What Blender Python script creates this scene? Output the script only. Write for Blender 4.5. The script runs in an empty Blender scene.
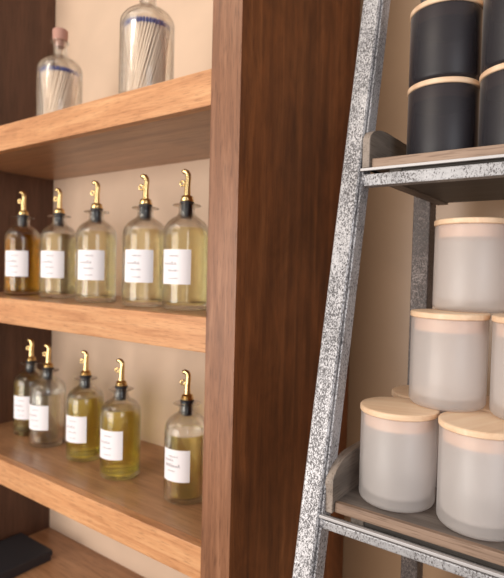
import bpy, bmesh, math, random
from mathutils import Vector, Matrix
random.seed(7)
S = bpy.context.scene
C = S.collection
PI = math.pi
H = 1.30                      # eye height above the floor; all z below are relative to the eye, zz() lifts them
def zz(z): return z + H

# ---------------------------------------------------------------- camera
cam = bpy.data.cameras.new('camera'); co = bpy.data.objects.new('camera', cam); C.objects.link(co)
yaw, pitch, roll, F = .627835193, -.0336105194, .0249033311, 524.29178
cy, sy, cp, sp, cr, sr = math.cos(yaw), math.sin(yaw), math.cos(pitch), math.sin(pitch), math.cos(roll), math.sin(roll)
fw = Vector((-sy*cp, cy*cp, sp)); rt = Vector((cy, sy, 0)); up = rt.cross(fw)
r2 = cr*rt + sr*up; u2 = -sr*rt + cr*up
m3 = Matrix((r2, u2, -fw)).transposed()
co.matrix_world = Matrix.Translation((0, 0, H)) @ m3.to_4x4()
cam.sensor_fit = 'VERTICAL'; cam.sensor_height = 24; cam.lens = F/578*24
cam.clip_start = .01
cam.dof.use_dof = True; cam.dof.focus_distance = .50; cam.dof.aperture_fstop = cam.lens/1000/.0040
S.camera = co
S.cycles.transparent_max_bounces = 48; S.cycles.max_bounces = 14; S.cycles.transmission_bounces = 14
S.view_settings.view_transform = 'Standard'; S.view_settings.look = 'None'
S.view_settings.gamma = 1; S.view_settings.use_curve_mapping = False
S.view_settings.exposure = 0.0

# ---------------------------------------------------------------- light
w = bpy.data.worlds.new('world'); S.world = w; w.use_nodes = True
bg = w.node_tree.nodes['Background']; bg.inputs[0].default_value = (1.0, .90, .80, 1); bg.inputs[1].default_value = .62
def area(name, loc, target, sx, sy_, power, col):
    l = bpy.data.lights.new(name, 'AREA'); l.shape = 'RECTANGLE'; l.size = sx; l.size_y = sy_; l.energy = power; l.color = col
    o = bpy.data.objects.new(name, l); C.objects.link(o); o.location = loc
    o.rotation_euler = (Vector(target) - Vector(loc)).to_track_quat('-Z', 'Y').to_euler()
    return o
area('ceiling_light', (-1.0, -.9, 2.65), (-.7, .5, 1.1), 1.0, .7, 13, (1, .86, .70))
area('window_light', (1.9, -1.0, 1.75), (-.2, .5, 1.25), 1.1, 1.4, 20, (.86, .92, 1))
area('added_front_light', (-1.3, -2.2, 1.15), (-.7, .5, 1.15), 1.8, 1.5, 66, (1, .93, .86))  # added frontal area light, evens out the brightness across the shelf bays

# ---------------------------------------------------------------- materials
def mat(name):
    m = bpy.data.materials.new(name); m.use_nodes = True
    return m, m.node_tree.nodes, m.node_tree.links, m.node_tree.nodes['Principled BSDF']
def simple(name, col, rough=.5, metal=0, **kw):
    m, n, l, b = mat(name)
    b.inputs['Base Color'].default_value = (*col, 1); b.inputs['Roughness'].default_value = rough; b.inputs['Metallic'].default_value = metal
    for k, v in kw.items(): b.inputs[k].default_value = v
    return m
def coords(n, l, scale, rot=(0, 0, 0)):
    t = n.new('ShaderNodeTexCoord'); mp = n.new('ShaderNodeMapping'); l.new(t.outputs['Object'], mp.inputs[0])
    mp.inputs['Scale'].default_value = scale; mp.inputs['Rotation'].default_value = rot
    return mp.outputs[0]
def noise(n, l, vec, scale, detail=6, rough=.6, dist=0):
    t = n.new('ShaderNodeTexNoise'); l.new(vec, t.inputs['Vector']); t.inputs['Scale'].default_value = scale
    t.inputs['Detail'].default_value = detail; t.inputs['Roughness'].default_value = rough; t.inputs['Distortion'].default_value = dist
    return t.outputs['Fac']
def ramp(n, l, fac, stops, interp='LINEAR'):
    r = n.new('ShaderNodeValToRGB'); l.new(fac, r.inputs[0]); e = r.color_ramp.elements; r.color_ramp.interpolation = interp
    while len(e) < len(stops): e.new(.5)
    for i, (p, c) in enumerate(stops): e[i].position = p; e[i].color = (*c, 1)
    return r.outputs[0]
def mixc(n, l, fac, a, b, mode='MIX'):
    x = n.new('ShaderNodeMix'); x.data_type = 'RGBA'; x.blend_type = mode
    if isinstance(fac, float): x.inputs[0].default_value = fac
    else: l.new(fac, x.inputs[0])
    for s, v in ((6, a), (7, b)):
        if isinstance(v, tuple): x.inputs[s].default_value = (*v, 1)
        else: l.new(v, x.inputs[s])
    return x.outputs[2]
def bump(n, l, b, fac, strength=.3, dist=.001):
    k = n.new('ShaderNodeBump'); k.inputs['Strength'].default_value = strength; k.inputs['Distance'].default_value = dist
    l.new(fac, k.inputs['Height']); l.new(k.outputs[0], b.inputs['Normal'])
def wood(name, dark, mid, light, axis, rough=.45, fine=1.0, blotch=.35, pores=True, bumps=.25):
    m, n, l, b = mat(name)
    sc = [1, 1, 1]; sc[axis] = .06
    v = coords(n, l, tuple(sc))
    g = noise(n, l, v, 55*fine, 8, .65, .6)
    c = ramp(n, l, g, [(.30, dark), (.50, mid), (.72, light)])
    v2s = [1, 1, 1]; v2s[axis] = .35
    big = noise(n, l, coords(n, l, tuple(v2s)), 9, 4, .6, 1.0)
    c = mixc(n, l, blotch, c, ramp(n, l, big, [(.35, tuple(.45*x for x in mid)), (.5, mid), (.68, tuple(min(1, 1.45*x) for x in mid))]))
    if pores:
        ps = [1, 1, 1]; ps[axis] = .05
        p = noise(n, l, coords(n, l, tuple(ps)), 520*fine, 2, .5)
        pr = ramp(n, l, p, [(.33, (.55, .5, .45)), (.45, (1, 1, 1))])
        c = mixc(n, l, .75, c, pr, 'MULTIPLY')
        bump(n, l, b, p, bumps, .0006)
    l.new(c, b.inputs['Base Color']); b.inputs['Roughness'].default_value = rough
    return m
M = {}
M['stile'] = wood('walnut_stile', (.11, .042, .018), (.235, .100, .048), (.38, .190, .105), 2, .38, 1.5, .25)
M['side'] = wood('dark_walnut_panel', (.085, .024, .007), (.205, .064, .018), (.35, .130, .043), 2, .40, 1.3, .28, True, .12)
def figure(m):              # cloudy cross-grain figure of the stained veneer
    n, l = m.node_tree.nodes, m.node_tree.links; b = n['Principled BSDF']
    src = b.inputs['Base Color'].links[0].from_socket
    f = ramp(n, l, noise(n, l, coords(n, l, (1, 1.6, .8)), 11, 5, .55, 1.6), [(.34, (.68, .64, .60)), (.56, (1, 1, 1)), (.72, (1.2, 1.16, 1.1))])
    l.new(mixc(n, l, .8, src, f, 'MULTIPLY'), b.inputs['Base Color'])
figure(M['side'])
M['edge'] = wood('oak_shelf_edge', (.38, .155, .060), (.57, .275, .122), (.71, .40, .20), 0, .45, 1.7, .18)
M['board'] = wood('oak_shelf_board', (.25, .118, .055), (.39, .20, .10), (.52, .30, .165), 0, .30, .8, .25)
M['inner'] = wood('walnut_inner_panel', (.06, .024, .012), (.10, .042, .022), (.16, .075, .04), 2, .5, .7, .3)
M['tray'] = wood('weathered_tray_wood', (.085, .070, .060), (.155, .130, .115), (.25, .215, .195), 0, .6, 1.2, .35)
M['tray_side'] = wood('weathered_tray_side', (.085, .068, .058), (.16, .13, .108), (.27, .22, .185), 1, .55, 1.2, .35)
M['tray_rim'] = wood('tray_end_grain', (.15, .12, .10), (.25, .20, .165), (.36, .30, .26), 1, .5, 1.2, .3)
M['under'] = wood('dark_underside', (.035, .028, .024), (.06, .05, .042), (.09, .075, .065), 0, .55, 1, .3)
M['tray_edge'] = wood('worn_tray_edge', (.15, .095, .066), (.28, .185, .13), (.42, .30, .225), 0, .55, 1.3, .3)
M['bamboo'] = wood('bamboo_lid', (.66, .41, .25), (.82, .58, .39), (.90, .71, .52), 0, .45, 1.1, .18, False)
M['bamboo_plug'] = wood('bamboo_plug', (.70, .40, .25), (.80, .50, .33), (.86, .6, .42), 0, .5, 1, .1, False)
def paint(name, col, rough):
    m, n, l, b = mat(name)
    v = coords(n, l, (1, 1, 1))
    c = ramp(n, l, noise(n, l, v, 5, 4, .55, .4), [(.3, tuple(.9*x for x in col)), (.7, tuple(min(1, 1.06*x) for x in col))])
    l.new(c, b.inputs['Base Color']); b.inputs['Roughness'].default_value = rough
    bump(n, l, b, noise(n, l, v, 260, 3), .08, .0005)
    return m
M['wall'] = paint('tan_wall_paint', (.36, .225, .13), .30)
M['back'] = paint('cream_back_panel', (.70, .52, .385), .55)
M['floor'] = wood('floor_planks', (.10, .06, .04), (.17, .11, .07), (.25, .16, .10), 0, .5)
M['block_black'] = simple('flat_black', (.02, .02, .025), .5)
# crackled silver paint over dark steel
def crackle(name, light, dark, thr):
    m, n, l, b = mat(name)
    v = coords(n, l, (1, 1, .6))
    a = noise(n, l, v, 760, 4, .65, .8)
    big = noise(n, l, v, 28, 3, .6)
    ad = n.new('ShaderNodeMath'); ad.operation = 'MULTIPLY_ADD'; l.new(big, ad.inputs[0]); ad.inputs[1].default_value = .28; l.new(a, ad.inputs[2])
    f = ramp(n, l, ad.outputs[0], [(thr-.035, (0, 0, 0)), (thr+.035, (1, 1, 1))])
    tone = ramp(n, l, noise(n, l, v, 60, 4), [(.3, tuple(.82*x for x in light)), (.7, light)])
    l.new(mixc(n, l, f, dark, tone), b.inputs['Base Color'])
    b.inputs['Roughness'].default_value = .42; b.inputs['Metallic'].default_value = .25
    bump(n, l, b, f, .5, .0004)
    return m
M['steel'] = crackle('crackled_silver_paint', (.52, .515, .54), (.09, .085, .09), .605)
M['rail'] = crackle('smoother_silver_paint', (.42, .42, .44), (.10, .09, .09), .575)
M['lip'] = simple('bare_bright_steel', (.46, .45, .46), .5, .4)
M['steel_dark'] = crackle('worn_grey_paint', (.19, .155, .145), (.045, .036, .034), .66)
# frosted glass
def frosted(name, col, trans, rough, ior=1.3):
    return simple(name, col, rough, 0, **{'Transmission Weight': trans, 'IOR': ior})
def edge_reflect(n, l, r0=.04, p=5.0):
    """Schlick reflectance, the same from both sides of the wall"""
    f = n.new('ShaderNodeLayerWeight'); f.inputs[0].default_value = .5
    a = n.new('ShaderNodeMath'); a.operation = 'POWER'; l.new(f.outputs['Facing'], a.inputs[0]); a.inputs[1].default_value = p
    c = n.new('ShaderNodeMath'); c.operation = 'MULTIPLY_ADD'; l.new(a.outputs[0], c.inputs[0]); c.inputs[1].default_value = 1-r0; c.inputs[2].default_value = r0
    return c
def haze_glass(name, col, clear, clear_col, transl, rough, ior=1.45):
    """etched glass: part of the light goes straight through, the rest scatters at the etched surface"""
    m, n, l, b = mat(name); n.remove(b); out = n['Material Output']
    d = n.new('ShaderNodeBsdfDiffuse'); d.inputs[0].default_value = (*col, 1)
    t = n.new('ShaderNodeBsdfTranslucent'); t.inputs[0].default_value = (*col, 1)
    g = n.new('ShaderNodeBsdfGlossy'); g.inputs['Roughness'].default_value = rough
    p = n.new('ShaderNodeBsdfTransparent'); p.inputs[0].default_value = (*clear_col, 1)
    f = edge_reflect(n, l)
    def mx(fac, a, c):
        x = n.new('ShaderNodeMixShader'); l.new(a.outputs[0], x.inputs[1]); l.new(c.outputs[0], x.inputs[2])
        if isinstance(fac, float): x.inputs[0].default_value = fac
        else: l.new(fac, x.inputs[0])
        return x
    x = mx(f.outputs[0], mx(clear, mx(transl, d, t), p), g)
    l.new(x.outputs[0], out.inputs[0])
    return m
M['frost'] = haze_glass('frosted_glass', (.93, .90, .89), .66, (.99, .98, .98), .40, .42)
M['smoke'] = haze_glass('smoked_glass', (.040, .038, .050), .50, (.66, .62, .64), .3, .46)
def thin_glass(name, tint, rough=.02, ior=1.5):
    """clear thin glass: light passes straight through, reflections by Fresnel"""
    m, n, l, b = mat(name); n.remove(b); out = n['Material Output']
    g = n.new('ShaderNodeBsdfGlossy'); g.inputs['Roughness'].default_value = rough
    p = n.new('ShaderNodeBsdfTransparent'); p.inputs[0].default_value = (*tint, 1)
    f = edge_reflect(n, l, .030, 3.6)
    # light crossing the wall at a slant travels further through it and loses more
    e = edge_reflect(n, l, 0, 2.6); mc = mixc(n, l, e.outputs[0], tint, tuple(.42*c for c in tint)); l.new(mc, p.inputs[0])
    x = n.new('ShaderNodeMixShader'); l.new(f.outputs[0], x.inputs[0]); l.new(p.outputs[0], x.inputs[1]); l.new(g.outputs[0], x.inputs[2])
    l.new(x.outputs[0], out.inputs[0])
    return m
M['glass'] = thin_glass('clear_glass', (.975, .98, .97))
n_, l_ = M['glass'].node_tree.nodes, M['glass'].node_tree.links
gb = n_.new('ShaderNodeBsdfGlass'); gb.inputs['Color'].default_value = (.99, .99, .98, 1); gb.inputs['Roughness'].default_value = .01; gb.inputs['IOR'].default_value = 1.42
gx = n_.new('ShaderNodeMixShader'); gx.inputs[0].default_value = .16
l_.new(n_['Material Output'].inputs[0].links[0].from_socket, gx.inputs[1]); l_.new(gb.outputs[0], gx.inputs[2]); l_.new(gx.outputs[0], n_['Material Output'].inputs[0])
def liquid(name, col):
    m, n, l, b = mat(name); out = n['Material Output']
    b.inputs['Base Color'].default_value = (*col, 1); b.inputs['Roughness'].default_value = .03; b.inputs['Transmission Weight'].default_value = 1; b.inputs['IOR'].default_value = 1.35
    p = n.new('ShaderNodeBsdfTransparent'); p.inputs[0].default_value = (*col, 1)
    x = n.new('ShaderNodeMixShader'); x.inputs[0].default_value = .06; l.new(b.outputs[0], x.inputs[1]); l.new(p.outputs[0], x.inputs[2])
    l.new(x.outputs[0], out.inputs[0])
    return m
M['liq_pale'] = liquid('pale_straw_liquid', (.995, .93, .60))
M['liq_light'] = liquid('pale_champagne_liquid', (.995, .93, .66))
M['liq_gold'] = liquid('golden_liquid', (1, .91, .24))
M['liq_yellow'] = liquid('lemon_liquid', (1, .95, .50))
M['liq_amber'] = liquid('amber_liquid', (1, .62, .08))
M['liq_clear'] = liquid('faint_straw_liquid', (.94, .91, .82))
M['gold'] = simple('polished_gold', (.80, .58, .27), .22, 1)
M['tip'] = simple('dark_bronze', (.16, .09, .05), .35, .8)
M['rubber'] = simple('black_rubber', (.012, .013, .02), .4)
M['paper'] = simple('white_label_paper', (.86, .83, .87), .55)
M['ink'] = simple('grey_ink', (.28, .25, .28), .6)
M['cork'] = simple('reddish_cork', (.45, .24, .19), .7)
M['match'] = simple('cream_match_wood', (.90, .72, .58), .6)
M['match_tip'] = simple('navy_match_tip', (.055, .065, .28), .6)

# ---------------------------------------------------------------- mesh helpers
def link(name, bm, m, parent=None, smooth=False, loc=(0, 0, 0), rot=None, angle=40):
    me = bpy.data.meshes.new(name); bmesh.ops.recalc_face_normals(bm, faces=bm.faces[:]); bm.to_mesh(me); bm.free()
    o = bpy.data.objects.new(name, me); C.objects.link(o); me.materials.append(m)
    if parent: o.parent = parent
    o.location = loc
    if rot: o.rotation_euler = rot
    if smooth:
        for p in me.polygons: p.use_smooth = True
        me.set_sharp_from_angle(angle=math.radians(angle))
    return o
def box(x0, x1, y0, y1, z0, z1, bev=0, bm=None):
    b = bmesh.new()
    bmesh.ops.create_cube(b, size=1)
    for v in b.verts:
        v.co = Vector((x0 if v.co.x < 0 else x1, y0 if v.co.y < 0 else y1, z0 if v.co.z < 0 else z1))
    if bev: bmesh.ops.bevel(b, geom=b.edges[:], offset=bev, segments=2, affect='EDGES', profile=.6)
    if bm is None: return b
    me = bpy.data.meshes.new('t'); b.to_mesh(me); b.free(); bm.from_mesh(me); bpy.data.meshes.remove(me); return bm
def lathe(prof, seg=48, closed=False):
    """prof: (r, z) list; r = 0 ends are poles"""
    bm = bmesh.new(); rings = []
    for r, z in prof:
        if r <= 1e-7: rings.append([bm.verts.new((0, 0, z))])
        else: rings.append([bm.verts.new((r*math.cos(2*PI*i/seg), r*math.sin(2*PI*i/seg), z)) for i in range(seg)])
    pairs = list(zip(rings, rings[1:]))
    if closed: pairs.append((rings[-1], rings[0]))
    for a, b in pairs:
        for i in range(seg):
            j = (i+1) % seg
            if len(a) == 1 and len(b) == 1: continue
            if len(a) == 1: bm.faces.new((a[0], b[i], b[j]))
            elif len(b) == 1: bm.faces.new((a[i], a[j], b[0]))
            else: bm.faces.new((a[i], a[j], b[j], b[i]))
    return bm
def tube(pts, rad, seg=12, bm=None, cap=True):
    bm = bm or bmesh.new(); pts = [Vector(p) for p in pts]; rings = []
    rr = rad if isinstance(rad, (list, tuple)) else [rad]*len(pts)
    nrm = None
    for i, p in enumerate(pts):
        t = (pts[min(i+1, len(pts)-1)] - pts[max(i-1, 0)]).normalized()
        if nrm is None: nrm = t.orthogonal().normalized()
        nrm = (nrm - t*nrm.dot(t)).normalized(); b = t.cross(nrm)
        rings.append([bm.verts.new(p + rr[i]*(math.cos(2*PI*k/seg)*nrm + math.sin(2*PI*k/seg)*b)) for k in range(seg)])
    for a, b in zip(rings, rings[1:]):
        for k in range(seg): bm.faces.new((a[k], a[(k+1) % seg], b[(k+1) % seg], b[k]))
    if cap: bm.faces.new(rings[0][::-1]); bm.faces.new(rings[-1])
    return bm
def arc(cx, cz, r, a0, a1, n=6):
    return [(cx + r*math.cos(math.radians(a0+(a1-a0)*i/n)), cz + r*math.sin(math.radians(a0+(a1-a0)*i/n))) for i in range(n+1)]
def prism(outline, x0, x1, bev=0):
    """outline in (y, z), extruded along x"""
    bm = bmesh.new()
    a = [bm.verts.new((x0, y, z)) for y, z in outline]; b = [bm.verts.new((x1, y, z)) for y, z in outline]
    bm.faces.new(a); bm.faces.new(b[::-1])
    n = len(a)
    for i in range(n): bm.faces.new((a[i], b[i], b[(i+1) % n], a[(i+1) % n]))
    if bev: bmesh.ops.bevel(bm, geom=bm.edges[:], offset=bev, segments=1, affect='EDGES')
    return bm
def thing(name, loc, label, cat, group=None, rotz=0):
    o = bpy.data.objects.new(name, None); C.objects.link(o); o.location = loc; o.rotation_euler = (0, 0, rotz)
    o.empty_display_size = .02; o['label'] = label; o['category'] = cat
    if group: o['group'] = group
    return o
def struct(name, bm, m):
    o = link(name, bm, m); o['kind'] = 'structure'; return o
def kids(o): return [c for c in bpy.data.objects if c.parent == o]
def copy_tree(o, parent=None):
    c = o.copy(); C.objects.link(c)
    if parent: c.parent = parent
    for ch in kids(o): copy_tree(ch, c)
    return c

# ---------------------------------------------------------------- setting
WY = .826
struct('floor', box(-3.2, 2.2, -3.2, WY+.1, -.04, 0), M['floor'])
struct('wall_back', box(-3.2, 2.2, WY, WY+.1, 0, 2.9), M['wall'])

# ---------------------------------------------------------------- cabinet
XR, XS, XL = -.387, -.433, -1.135        # outer right face, inner right face, inner left face
cab = thing('shelving_unit', ((XR+XL)/2, .66, 0), 'walnut-framed shelving unit with thick oak-edged shelves and cream back panel, standing against the wall', 'shelving unit')
ox, oy = cab.location.x, cab.location.y
def cbox(x0, x1, y0, y1, z0, z1, bev=0): return box(x0-ox, x1-ox, y0-oy, y1-oy, z0, z1, bev)
TOP = zz(.82)
st_ = link('stile', cbox(XS-.0006, XR, .500, .5205, 0, TOP, .0012), M['stile'], cab)
st_['label'] = 'reddish brown front stile with fine grain'
st_.data.materials.append(M['side'])
for p in st_.data.polygons:
    if p.normal.x > .7: p.material_index = 1
link('stile', cbox(XL-.047, XL, .500, .5205, 0, TOP, .0012), M['stile'], cab)
link('side_panel', cbox(XS, XR-.0012, .521, WY-.002, 0, TOP, .0008), M['side'], cab)['label'] = 'dark stained side panel'
link('side_panel', cbox(XL-.047, XL, .521, WY-.002, 0, TOP, .0008), M['inner'], cab)
link('back_panel', cbox(XL, XS, .742, .752, 0, TOP), M['back'], cab)['label'] = 'cream back panel'
link('top_panel', cbox(XL-.047, XR, .500, WY-.002, TOP, TOP+.04, .001), M['stile'], cab)
SH = [.2505, -.0597, -.3555, -.640, -.93]
for z in SH:
    s = link('shelf', cbox(XL, XS, .5165, .742, zz(z)-.044, zz(z), .0005), M['board'], cab)
    link('front_edge', cbox(XL, XS-.0006, .5005, .5160, zz(z)-.0450, zz(z)+.0002, .0012), M['edge'], s)['label'] = 'light oak front edge'

# ---------------------------------------------------------------- bottles
R = .0345
def bottle_meshes():
    # glass: outer then inner profile, closed shell with a flared lip
    hs = .112
    outer = [(0, .0)] + [(R-.006, 0)] + arc(R-.005, .005, .005, -90, 0, 4) + [(R, hs)]
    outer += [(R*.985, hs+.006), (R*.93, hs+.012), (R*.80, hs+.0185), (R*.62, hs+.0235), (R*.45, hs+.027), (.0125, hs+.031), (.0122, hs+.040)]
    outer += [(.0135, hs+.0415), (.0205, hs+.0420), (.0218, hs+.0432), (.0205, hs+.0444), (.0130, hs+.0450), (.0110, hs+.0450)]
    t = .0022
    inner = [(.0098, hs+.044), (.0098, hs+.031), (R*.45-t, hs+.0250), (R*.60-t, hs+.0212), (R*.78-t, hs+.0162), (R*.92-t, hs+.0100), (R*.975-t, hs+.0045), (R-t, hs-.002), (R-t, .011), (R-t-.004, .0075), (0, .0070)]
    return lathe(outer+inner, 56), hs, t
def liquid_bm(hs, t, fill):
    e = .0003
    return lathe([(0, .0070-e), (R-t-.004, .0075-e), (R-t+e, .011), (R-t+e, hs-.003), (R*.95-t, hs+.006)][:4 if fill <= hs-.004 else 5]
                 + ([(R-t+e, fill), (0, fill)] if fill <= hs-.004 else [(R*.92-t+e, hs+.009), (0, hs+.009)]), 56)
def curved_patch(a0, a1, z0, z1, r, th=.0003, seg=20):
    bm = bmesh.new(); A = []
    for rr in (r, r+th):
        A.append([[bm.verts.new((rr*math.cos(a0+(a1-a0)*i/seg), rr*math.sin(a0+(a1-a0)*i/seg), z)) for i in range(seg+1)] for z in (z0, z1)])
    for s in range(seg):
        bm.faces.new((A[1][0][s], A[1][0][s+1], A[1][1][s+1], A[1][1][s])); bm.faces.new((A[0][0][s], A[0][1][s], A[0][1][s+1], A[0][0][s+1]))
        for k in (0, 1): bm.faces.new((A[0][k][s], A[0][k][s+1], A[1][k][s+1], A[1][k][s]))
    for s in (0, seg): bm.faces.new((A[0][0][s], A[0][1][s], A[1][1][s], A[1][0][s]))
    return bm
def writing(lines, r):
    """pen strokes on a cylinder; u = arc length to the right (m), v = height; each line: u0, u1, v, amp, width, seed"""
    bm = bmesh.new()
    for (ua, ub, v, amp, wd, sd) in lines:
        rnd = random.Random(sd); n = 4; pts = []
        L = max(2, int((ub-ua)/(amp*1.6)))
        for k in range(L*6):
            t = k/6; c = k % 6
            hgt = amp*(1 if rnd.random() > .25 else 1.9) if c in (1, 2) else 0
            pts.append((ua + (ub-ua)*(t/L) + amp*.25*math.sin(2*PI*t), v + (hgt if c in (1, 2) else (amp*.15 if c in (0, 3) else -amp*.05))))
        P = [Vector((r*math.cos(u/r), r*math.sin(u/r), z)) for u, z in pts]
        for a, b in zip(P, P[1:]):
            d = (b-a)
            if d.length < 1e-6: continue
            nn = Vector((a.x, a.y, 0)).normalized(); sd_ = d.normalized().cross(nn)*wd/2
            e = d.normalized()*wd*.3
            bm.faces.new([bm.verts.new(q) for q in (a-sd_-e, b-sd_+e, b+sd_+e, a+sd_-e)])
    return bm
GLASS_BM, HS, TH = bottle_meshes()
def make_bottle(name, label, liq, fill, group, two_rows=False):
    t = thing(name, (0, 0, 0), label, 'bottle', group)
    link('glass_body', GLASS_BM.copy(), M['glass'], t, True)
    link('liquid', liquid_bm(HS, TH, fill), liq, t, True)['label'] = 'coloured liquid'
    lb = link('label', curved_patch(-.70, .70, .038, .0885, R+.0002), M['paper'], t, True)
    lb['label'] = 'white paper label'
    if two_rows: L = [(-.012, .006, .077, .0010, .0004, 3), (-.019, -.001, .0705, .0020, .0007, 5), (-.018, .010, .0615, .0024, .0008, 8), (-.013, .001, .054, .001, .0004, 9)]
    else: L = [(-.010, .006, .0785, .0010, .0004, 3), (-.019, .004, .0665, .0024, .0008, 5), (-.012, .006, .0570, .0011, .0004, 8), (-.011, .005, .0460, .0007, .0003, 11)]
    link('writing', writing(L, R+.0008), M['ink'], lb)['label'] = 'grey script lettering'
    st = link('stopper', lathe([(0, HS+.024), (.0085, HS+.024), (.0092, HS+.030), (.0094, HS+.045), (.0108, HS+.0456), (.0110, HS+.048), (.0100, HS+.0490), (0, HS+.0490)], 32), M['rubber'], t, True)
    st['label'] = 'black rubber stopper'
    z = HS+.049
    sp_ = link('spout', lathe([(0, z), (.0095, z), (.0102, z+.001), (.0102, z+.0032), (.0088, z+.0042), (.0088, z+.0055), (.0095, z+.0065), (.0078, z+.0085), (.0045, z+.0100), (0, z+.0100)], 32), M['gold'], t, True)
    sp_['label'] = 'gold pourer spout'
    z += .009
    path = [(0, 0, z), (0, 0, z+.012), (.0005, 0, z+.019), (.0012, 0, z+.026), (.0010, 0, z+.0315), (-.0012, 0, z+.0352), (-.0045, 0, z+.0366), (-.0068, 0, z+.0354)]
    link('spout_tube', tube(path, [.0052, .0046, .0043, .0042, .0041, .0040, .0037, .0034], 14), M['gold'], sp_, True)
    link('spout_opening', tube([(-.0066, 0, z+.0355), (-.0078, 0, z+.0344)], [.0036, .0030], 14), M['tip'], sp_, True)
    lev = tube([(-.0078+.0036*math.cos(a*PI/8), 0, z+.0185+.0036*math.sin(a*PI/8)) for a in range(17)], .0015, 10)
    tube([(-.0034, 0, z+.019), (-.0008, 0, z+.0205)], .0011, 8, lev)
    link('air_vent', lev, M['gold'], sp_, True)
    return t
def az(x, y, off):          # label direction: towards the eye, turned left by off degrees
    return math.atan2(-y, -x) - math.radians(off)
LB = [  # x, y, z, turn, liquid, fill, label
 (-.545, .580, SH[1], 28, 'liq_pale', .112+.02, 'bottle of pale straw oil on the middle shelf, right beside the wooden stile'),
 (-.632, .577, SH[1], 18, 'liq_light', .112+.02, 'second clear bottle from the stile in the middle shelf row, pale champagne liquid'),
 (-.757, .579, SH[1], 17, 'liq_light', .112+.02, 'third bottle from the stile on the middle shelf, pale liquid, centre of the five'),
 (-.895, .598, SH[1], 24, 'liq_light', .112+.02, 'fourth bottle from the stile on the middle shelf, beside the amber bottle'),
 (-.998, .585, SH[1], 24, 'liq_amber', .112+.02, 'bottle of orange amber liquid, leftmost on the middle shelf'),
 (-.553, .598, SH[2], 30, 'liq_yellow', .108, 'lemon yellow bottle standing apart from the others, nearest the stile on the bottom shelf'),
 (-.703, .594, SH[2], 34, 'liq_gold', .112+.02, 'nearer golden yellow bottle on the bottom shelf, second from the stile'),
 (-.820, .608, SH[2], 36, 'liq_gold', .112+.02, 'golden bottle on the bottom shelf, right beside the nearly colourless one'),
 (-.938, .606, SH[2], 38, 'liq_clear', .108, 'bottle of almost colourless liquid, on the bottom shelf left of the golden bottles'),
 (-1.03, .625, SH[2], 30, 'liq_yellow', .112+.02, 'leftmost yellow bottle on the bottom shelf, cut by the left edge of the photo'),
]
for i, (x, y, z, off, lq, fill, lab) in enumerate(LB):
    b = make_bottle('oil_bottle', lab, M[lq], fill, 'oil bottles on the middle shelf' if z == SH[1] else 'oil bottles on the bottom shelf', i == 5)
    a = az(x, y, off)
    b.location = (x, y, zz(z)+.0003); b.rotation_euler.z = a
    if z == SH[2]: b.scale = (.985, .985, .955)
    for ch in kids(b):       # every pourer bends the same way along the shelf whatever the label does
        if ch.name.split('.')[0] == 'spout': ch.rotation_euler.z = -a + math.radians(25)

# ---------------------------------------------------------------- match bottles on the top shelf
RM = .041
mh = .118
mo = [(0, 0), (RM-.006, 0)] + arc(RM-.005, .005, .005, -90, 0, 4) + [(RM, mh), (RM*.97, mh+.006), (RM*.86, mh+.013), (RM*.66, mh+.0195), (RM*.44, mh+.024), (.0130, mh+.030), (.0120, mh+.050), (.0155, mh+.052), (.0155, mh+.055), (.0125, mh+.056)]
mi = [(.0098, mh+.055), (.0100, mh+.030), (RM*.44-.002, mh+.0215), (RM*.64-.002, mh+.017), (RM*.84-.002, mh+.0105), (RM-.0028, mh-.001), (RM-.0028, .010), (RM-.008, .006), (0, .006)]
def match_bottle(x, y, lab, where):
    t = thing('match_bottle', (x, y, zz(SH[0])+.0003), lab, 'bottle', 'bottles of matches on the top shelf')
    link('glass_body', lathe(mo+mi, 56), M['glass'], t, True)
    link('cork', lathe([(0, mh+.045), (.0096, mh+.045), (.0098, mh+.056), (.0135, mh+.0565), (.0140, mh+.075), (.0125, mh+.077), (0, mh+.077)], 32), M['cork'], t, True)
    return t
match_bottle(-.612, .556, 'wide glass bottle of long matches on the top shelf near the stile', 'near')
match_bottle(-.893, .594, 'corked glass bottle of navy-tipped matches, left end of the top shelf', 'far')
def stick(L):
    t = thing('match', (0, 0, 0), '', 'match')
    link('stick', box(-.0011, .0011, -.0011, .0011, 0, L), M['match'], t)
    link('match_head', lathe([(0, L-.007), (.0016, L-.0065), (.0020, L-.004), (.0019, L-.001), (.0010, L+.0010), (0, L+.0013)], 8), M['match_tip'], t, True)
    return t
proto = None
for bx, by, lab, grp in ((-.612, .556, 'cream match in the wide glass bottle near the stile', 'matches in the bottle near the stile'),
                         (-.893, .594, 'cream match with navy tip in the left bottle on the top shelf', 'matches in the left bottle')):
    n = 0
    for rad, cnt, tw in ((.0335, 44, .95), (.0285, 34, .90), (.0225, 20, .85), (.013, 10, .8), (.004, 3, .5)):
        for k in range(cnt):
            a = 2*PI*k/cnt + random.uniform(-.03, .03)
            p = Vector((rad*.86*math.cos(a), rad*.86*math.sin(a), .0075))
            q = Vector((rad*math.cos(a+tw), rad*math.sin(a+tw), .0075 + .108 + random.uniform(-.002, .002)))
            d = (q-p)
            if proto is None: proto = stick(.112); o = proto
            else: o = copy_tree(proto)
            o.location = Vector((bx, by, zz(SH[0]))) + p
            o.rotation_euler = d.to_track_quat('Z', 'Y').to_euler()
            o['label'] = lab; o['group'] = grp
            n += 1

# flat black block with slightly wider top, low down on the left of the unit
db = thing('dark_block', (-1.062, .60, zz(SH[3])+.0003), 'flat black block low in the shelving unit, at the bottom left corner of the photo', 'box')
link('block_base', box(-.06, .06, -.06, .06, 0, .010, .001), M['block_black'], db)
link('block_cap', box(-.062, .062, -.062, .062, .010, .022, .001), M['block_black'], db)

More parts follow.
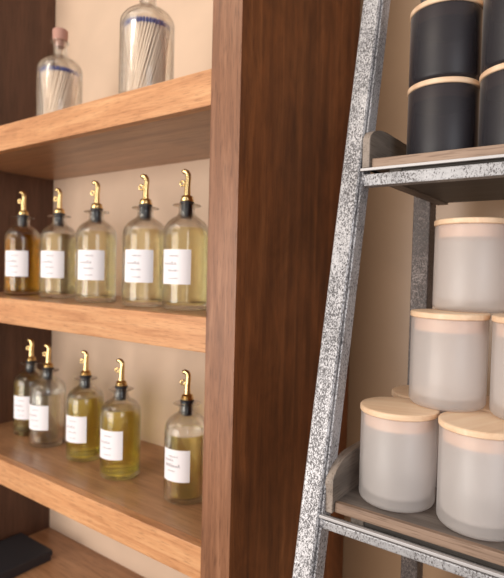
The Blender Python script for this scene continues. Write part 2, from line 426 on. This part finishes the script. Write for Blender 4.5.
# ---------------------------------------------------------------- ladder shelf
LX0, LX1 = -.2555, -.235          # left leg outer and inner face
RX0, RX1 = .34, .3605             # right leg
SL = .1996                        # lean
def yc(z): return .4875 + SL*z    # front line of the leaning legs at eye-relative height z
lad = thing('ladder_shelf', (.05, .60, 0), 'distressed silver metal ladder shelf with weathered wood trays beside the dark wooden side panel', 'ladder shelf')
lx, ly = .05, .60
def lbox(x0, x1, y0, y1, z0, z1, bev=0): return box(x0-lx, x1-lx, y0-ly, y1-ly, z0, z1, bev)
def lean_prism(x0, x1, z0, z1, d0, d1, bev=.001):
    return prism([(yc(z0)+d0-ly, zz(z0)), (yc(z0)+d1-ly, zz(z0)), (yc(z1)+d1-ly, zz(z1)), (yc(z1)+d0-ly, zz(z1))], x0-lx, x1-lx, bev)
ZT = .70
for x0, x1 in ((LX0, LX1), (RX0, RX1)):
    lg = link('leg', lean_prism(x0, x1, -H, ZT, 0, .0245, .0015), M['steel'], lad); lg['label'] = 'leaning front leg'
    inner = x1 if x0 < 0 else x0
    s = 1 if x0 < 0 else -1
    a, b = sorted((inner, inner + s*.0022))
    link('leg_seam', lean_prism(a, b, -H, ZT, .0045, .0235, .0006), M['steel'], lg)
    px0, px1 = (-.240, -.2175) if x0 < 0 else (.323, .3455)
    link('leg', lbox(px0, px1, .6905, .7165, 0, zz(ZT), .0012), M['steel_dark'], lad)['label'] = 'upright rear leg, darker grey'
def shelf(zb, yf, yb, rail_h, has_side=True):
    """zb: tray board top; yf: tray front"""
    bt = .0095
    zr = zb - bt                                  # rail top
    yl = yc(zr)                                   # leg front line here
    tray = link('tray', lbox(LX1+.0012, RX0-.0012, yf+.0065, yb, zz(zb)-bt, zz(zb), .0006), M['tray'], lad)
    tray['label'] = 'weathered wood tray'
    link('tray_edge', lbox(LX1+.0098, RX0-.0098, yf, yf+.006, zz(zb)-bt, zz(zb)+.0004, .0008), M['tray_edge'], tray)
    # quarter-round sides
    hgt, rr, up_, ys = (.041 if zb < 0 else .036), .046, .019, yf-.0045
    def side(x0, x1):
        o = [(ys-ly, zz(zr)), (ys-ly, zz(zb)+up_)]
        for k in range(1, 13):
            a = PI - (PI/2)*k/12
            o.append((ys + rr + rr*math.cos(a) - ly, zz(zb)+up_ + (hgt-up_)*math.sin(a)))
        o += [(yb-ly, zz(zb)+hgt), (yb-ly, zz(zr))]
        return prism(o, x0-lx, x1-lx, .0006)
    def edged(o):
        o.data.materials.append(M['tray_rim'])
        for p in o.data.polygons:
            if abs(p.normal.x) < .6: p.material_index = 1
        return o
    edged(link('tray_side', side(LX1+.0012, LX1+.0095), M['tray_side'], tray))['label'] = 'rounded end board of the tray'
    edged(link('tray_side', side(RX0-.0095, RX0-.0012), M['tray_side'], tray))
    # metal frame under the tray
    rl = lbox(LX1, RX0, yl+.001, yl+.0050, zz(zr)-.0032, zz(zr)-.0004, .0005)
    link('rail_lip', rl, M['lip'], lad)
    link('front_rail', lbox(LX1, RX0, yl+.0045, yl+.0185, zz(zr)-rail_h, zz(zr)-.0062, .0012), M['rail'], lad)
    for a, b in ((LX1+.0245, LX1+.038), (RX0-.038, RX0-.0245)):
        link('side_rail', lbox(a, b, yl+.0190, yb+.008, zz(zr)-rail_h, zz(zr)-.0002, .001), M['tray_side'], lad)
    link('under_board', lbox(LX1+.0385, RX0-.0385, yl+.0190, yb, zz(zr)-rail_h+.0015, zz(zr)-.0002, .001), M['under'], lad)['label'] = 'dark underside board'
    # weld bead where the rail meets the leg
    for wx in (LX1+.001, RX0-.001):
        link('weld', lathe([(0, -.004), (.003, -.0032), (.0046, -.001), (.0046, .001), (.003, .0032), (0, .004)], 12), M['steel'], lad, True,
             (wx-lx, yl+.007-ly, zz(zr)-rail_h*.6), (0, PI/2, 0))
ZU, ZLo = .1200, -.2220
shelf(ZU, .5165, .690, .0185)
shelf(ZLo, .4555, .690, .0145)
link('crossbar', lbox(LX1, RX0, yc(-.78)+.003, yc(-.78)+.018, zz(-.79), zz(-.775), .001), M['steel'], lad)

# ---------------------------------------------------------------- candle jars
JR = .0365
JH = .0870            # glass height; lid on top makes .093
def jar(name, loc, label, group, gm, rot, JH=JH):
    t = thing(name, loc, label, 'candle jar', group, rot)
    tk = .0028
    pr = [(0, .0008), (JR-.010, .0006), (JR-.007, 0)] + arc(JR-.006, .006, .006, -90, 0, 5) + [(JR, JH-.001), (JR-.0008, JH), (JR-tk+.0008, JH), (JR-tk, JH-.001), (JR-tk, .014), (JR-tk-.002, .0105), (JR-tk-.006, .0090), (0, .0088)]
    link('glass_cup', lathe(pr, 64), gm, t, True)
    ld = link('lid', lathe([(0, JH+.0002), (JR+.0003, JH+.0002), (JR+.0010, JH+.0010), (JR+.0010, JH+.0050), (JR+.0002, JH+.0059), (JR-.001, JH+.0061), (0, JH+.0061)], 64), M['bamboo'], t, True)
    ld['label'] = 'bamboo wood lid'
    link('lid_plug', lathe([(0, JH-.0125), (JR-tk-.0006, JH-.0125), (JR-tk-.0002, JH-.0115), (JR-tk-.0010, JH-.0065), (JR-tk-.0002, JH-.0030), (JR-tk-.0008, JH+.0002), (0, JH+.0002)], 64), M['bamboo_plug'], ld, True)
    return t
JT = .0932
jz0 = ZLo + .0006
FG = 'frosted jars stacked on the lower tray'
jars = [(-.1815, .5020, 0, 'front left frosted jar on the lower tray, beside its rounded end board', .3),
        (-.1035, .4985, 0, 'front right frosted jar on the lower tray, nearest the viewer', 1.2),
        (-.1790, .5800, 0, 'frosted jar behind the front left one on the lower tray, only its lid rim showing', .8),
        (-.1010, .5780, 0, 'mostly hidden frosted jar in the bottom layer, behind the front right jar', 2.0),
        (-.1470, .5400, 1, 'frosted jar standing on the lids of the two front frosted jars', 2.5),
        (-.0695, .5390, 1, 'frosted jar of the middle layer, cut by the photo\'s right edge', .1),
        (-.1365, .5730, 2, 'frosted jar on top of the pile, close under the upper tray', 1.7)]
for x, y, lev, lab, rot in jars:
    jar('frosted_jar', (x, y, zz(jz0 + lev*JT)), lab, FG, M['frost'], rot)
uz = ZU + .0006
for x, y, lev, lab, rot in [(-.1735, .5820, 0, 'dark smoked glass jar standing left on the upper tray, under another jar', .5),
                            (-.1735, .5820, 1, 'dark smoked glass jar stacked on the left jar, cut by the top of the photo', .5),
                            (-.0975, .5760, 0, 'dark smoked glass jar at the right edge on the upper tray, lower of its stack', .9),
                            (-.0975, .5760, 1, 'dark smoked glass jar at the top right corner, upper of the right stack', .9)]:
    jar('smoked_jar', (x, y, zz(uz + lev*(JT-.0115))), lab, 'dark jars on the upper tray', M['smoke'], rot, JH-.0115)
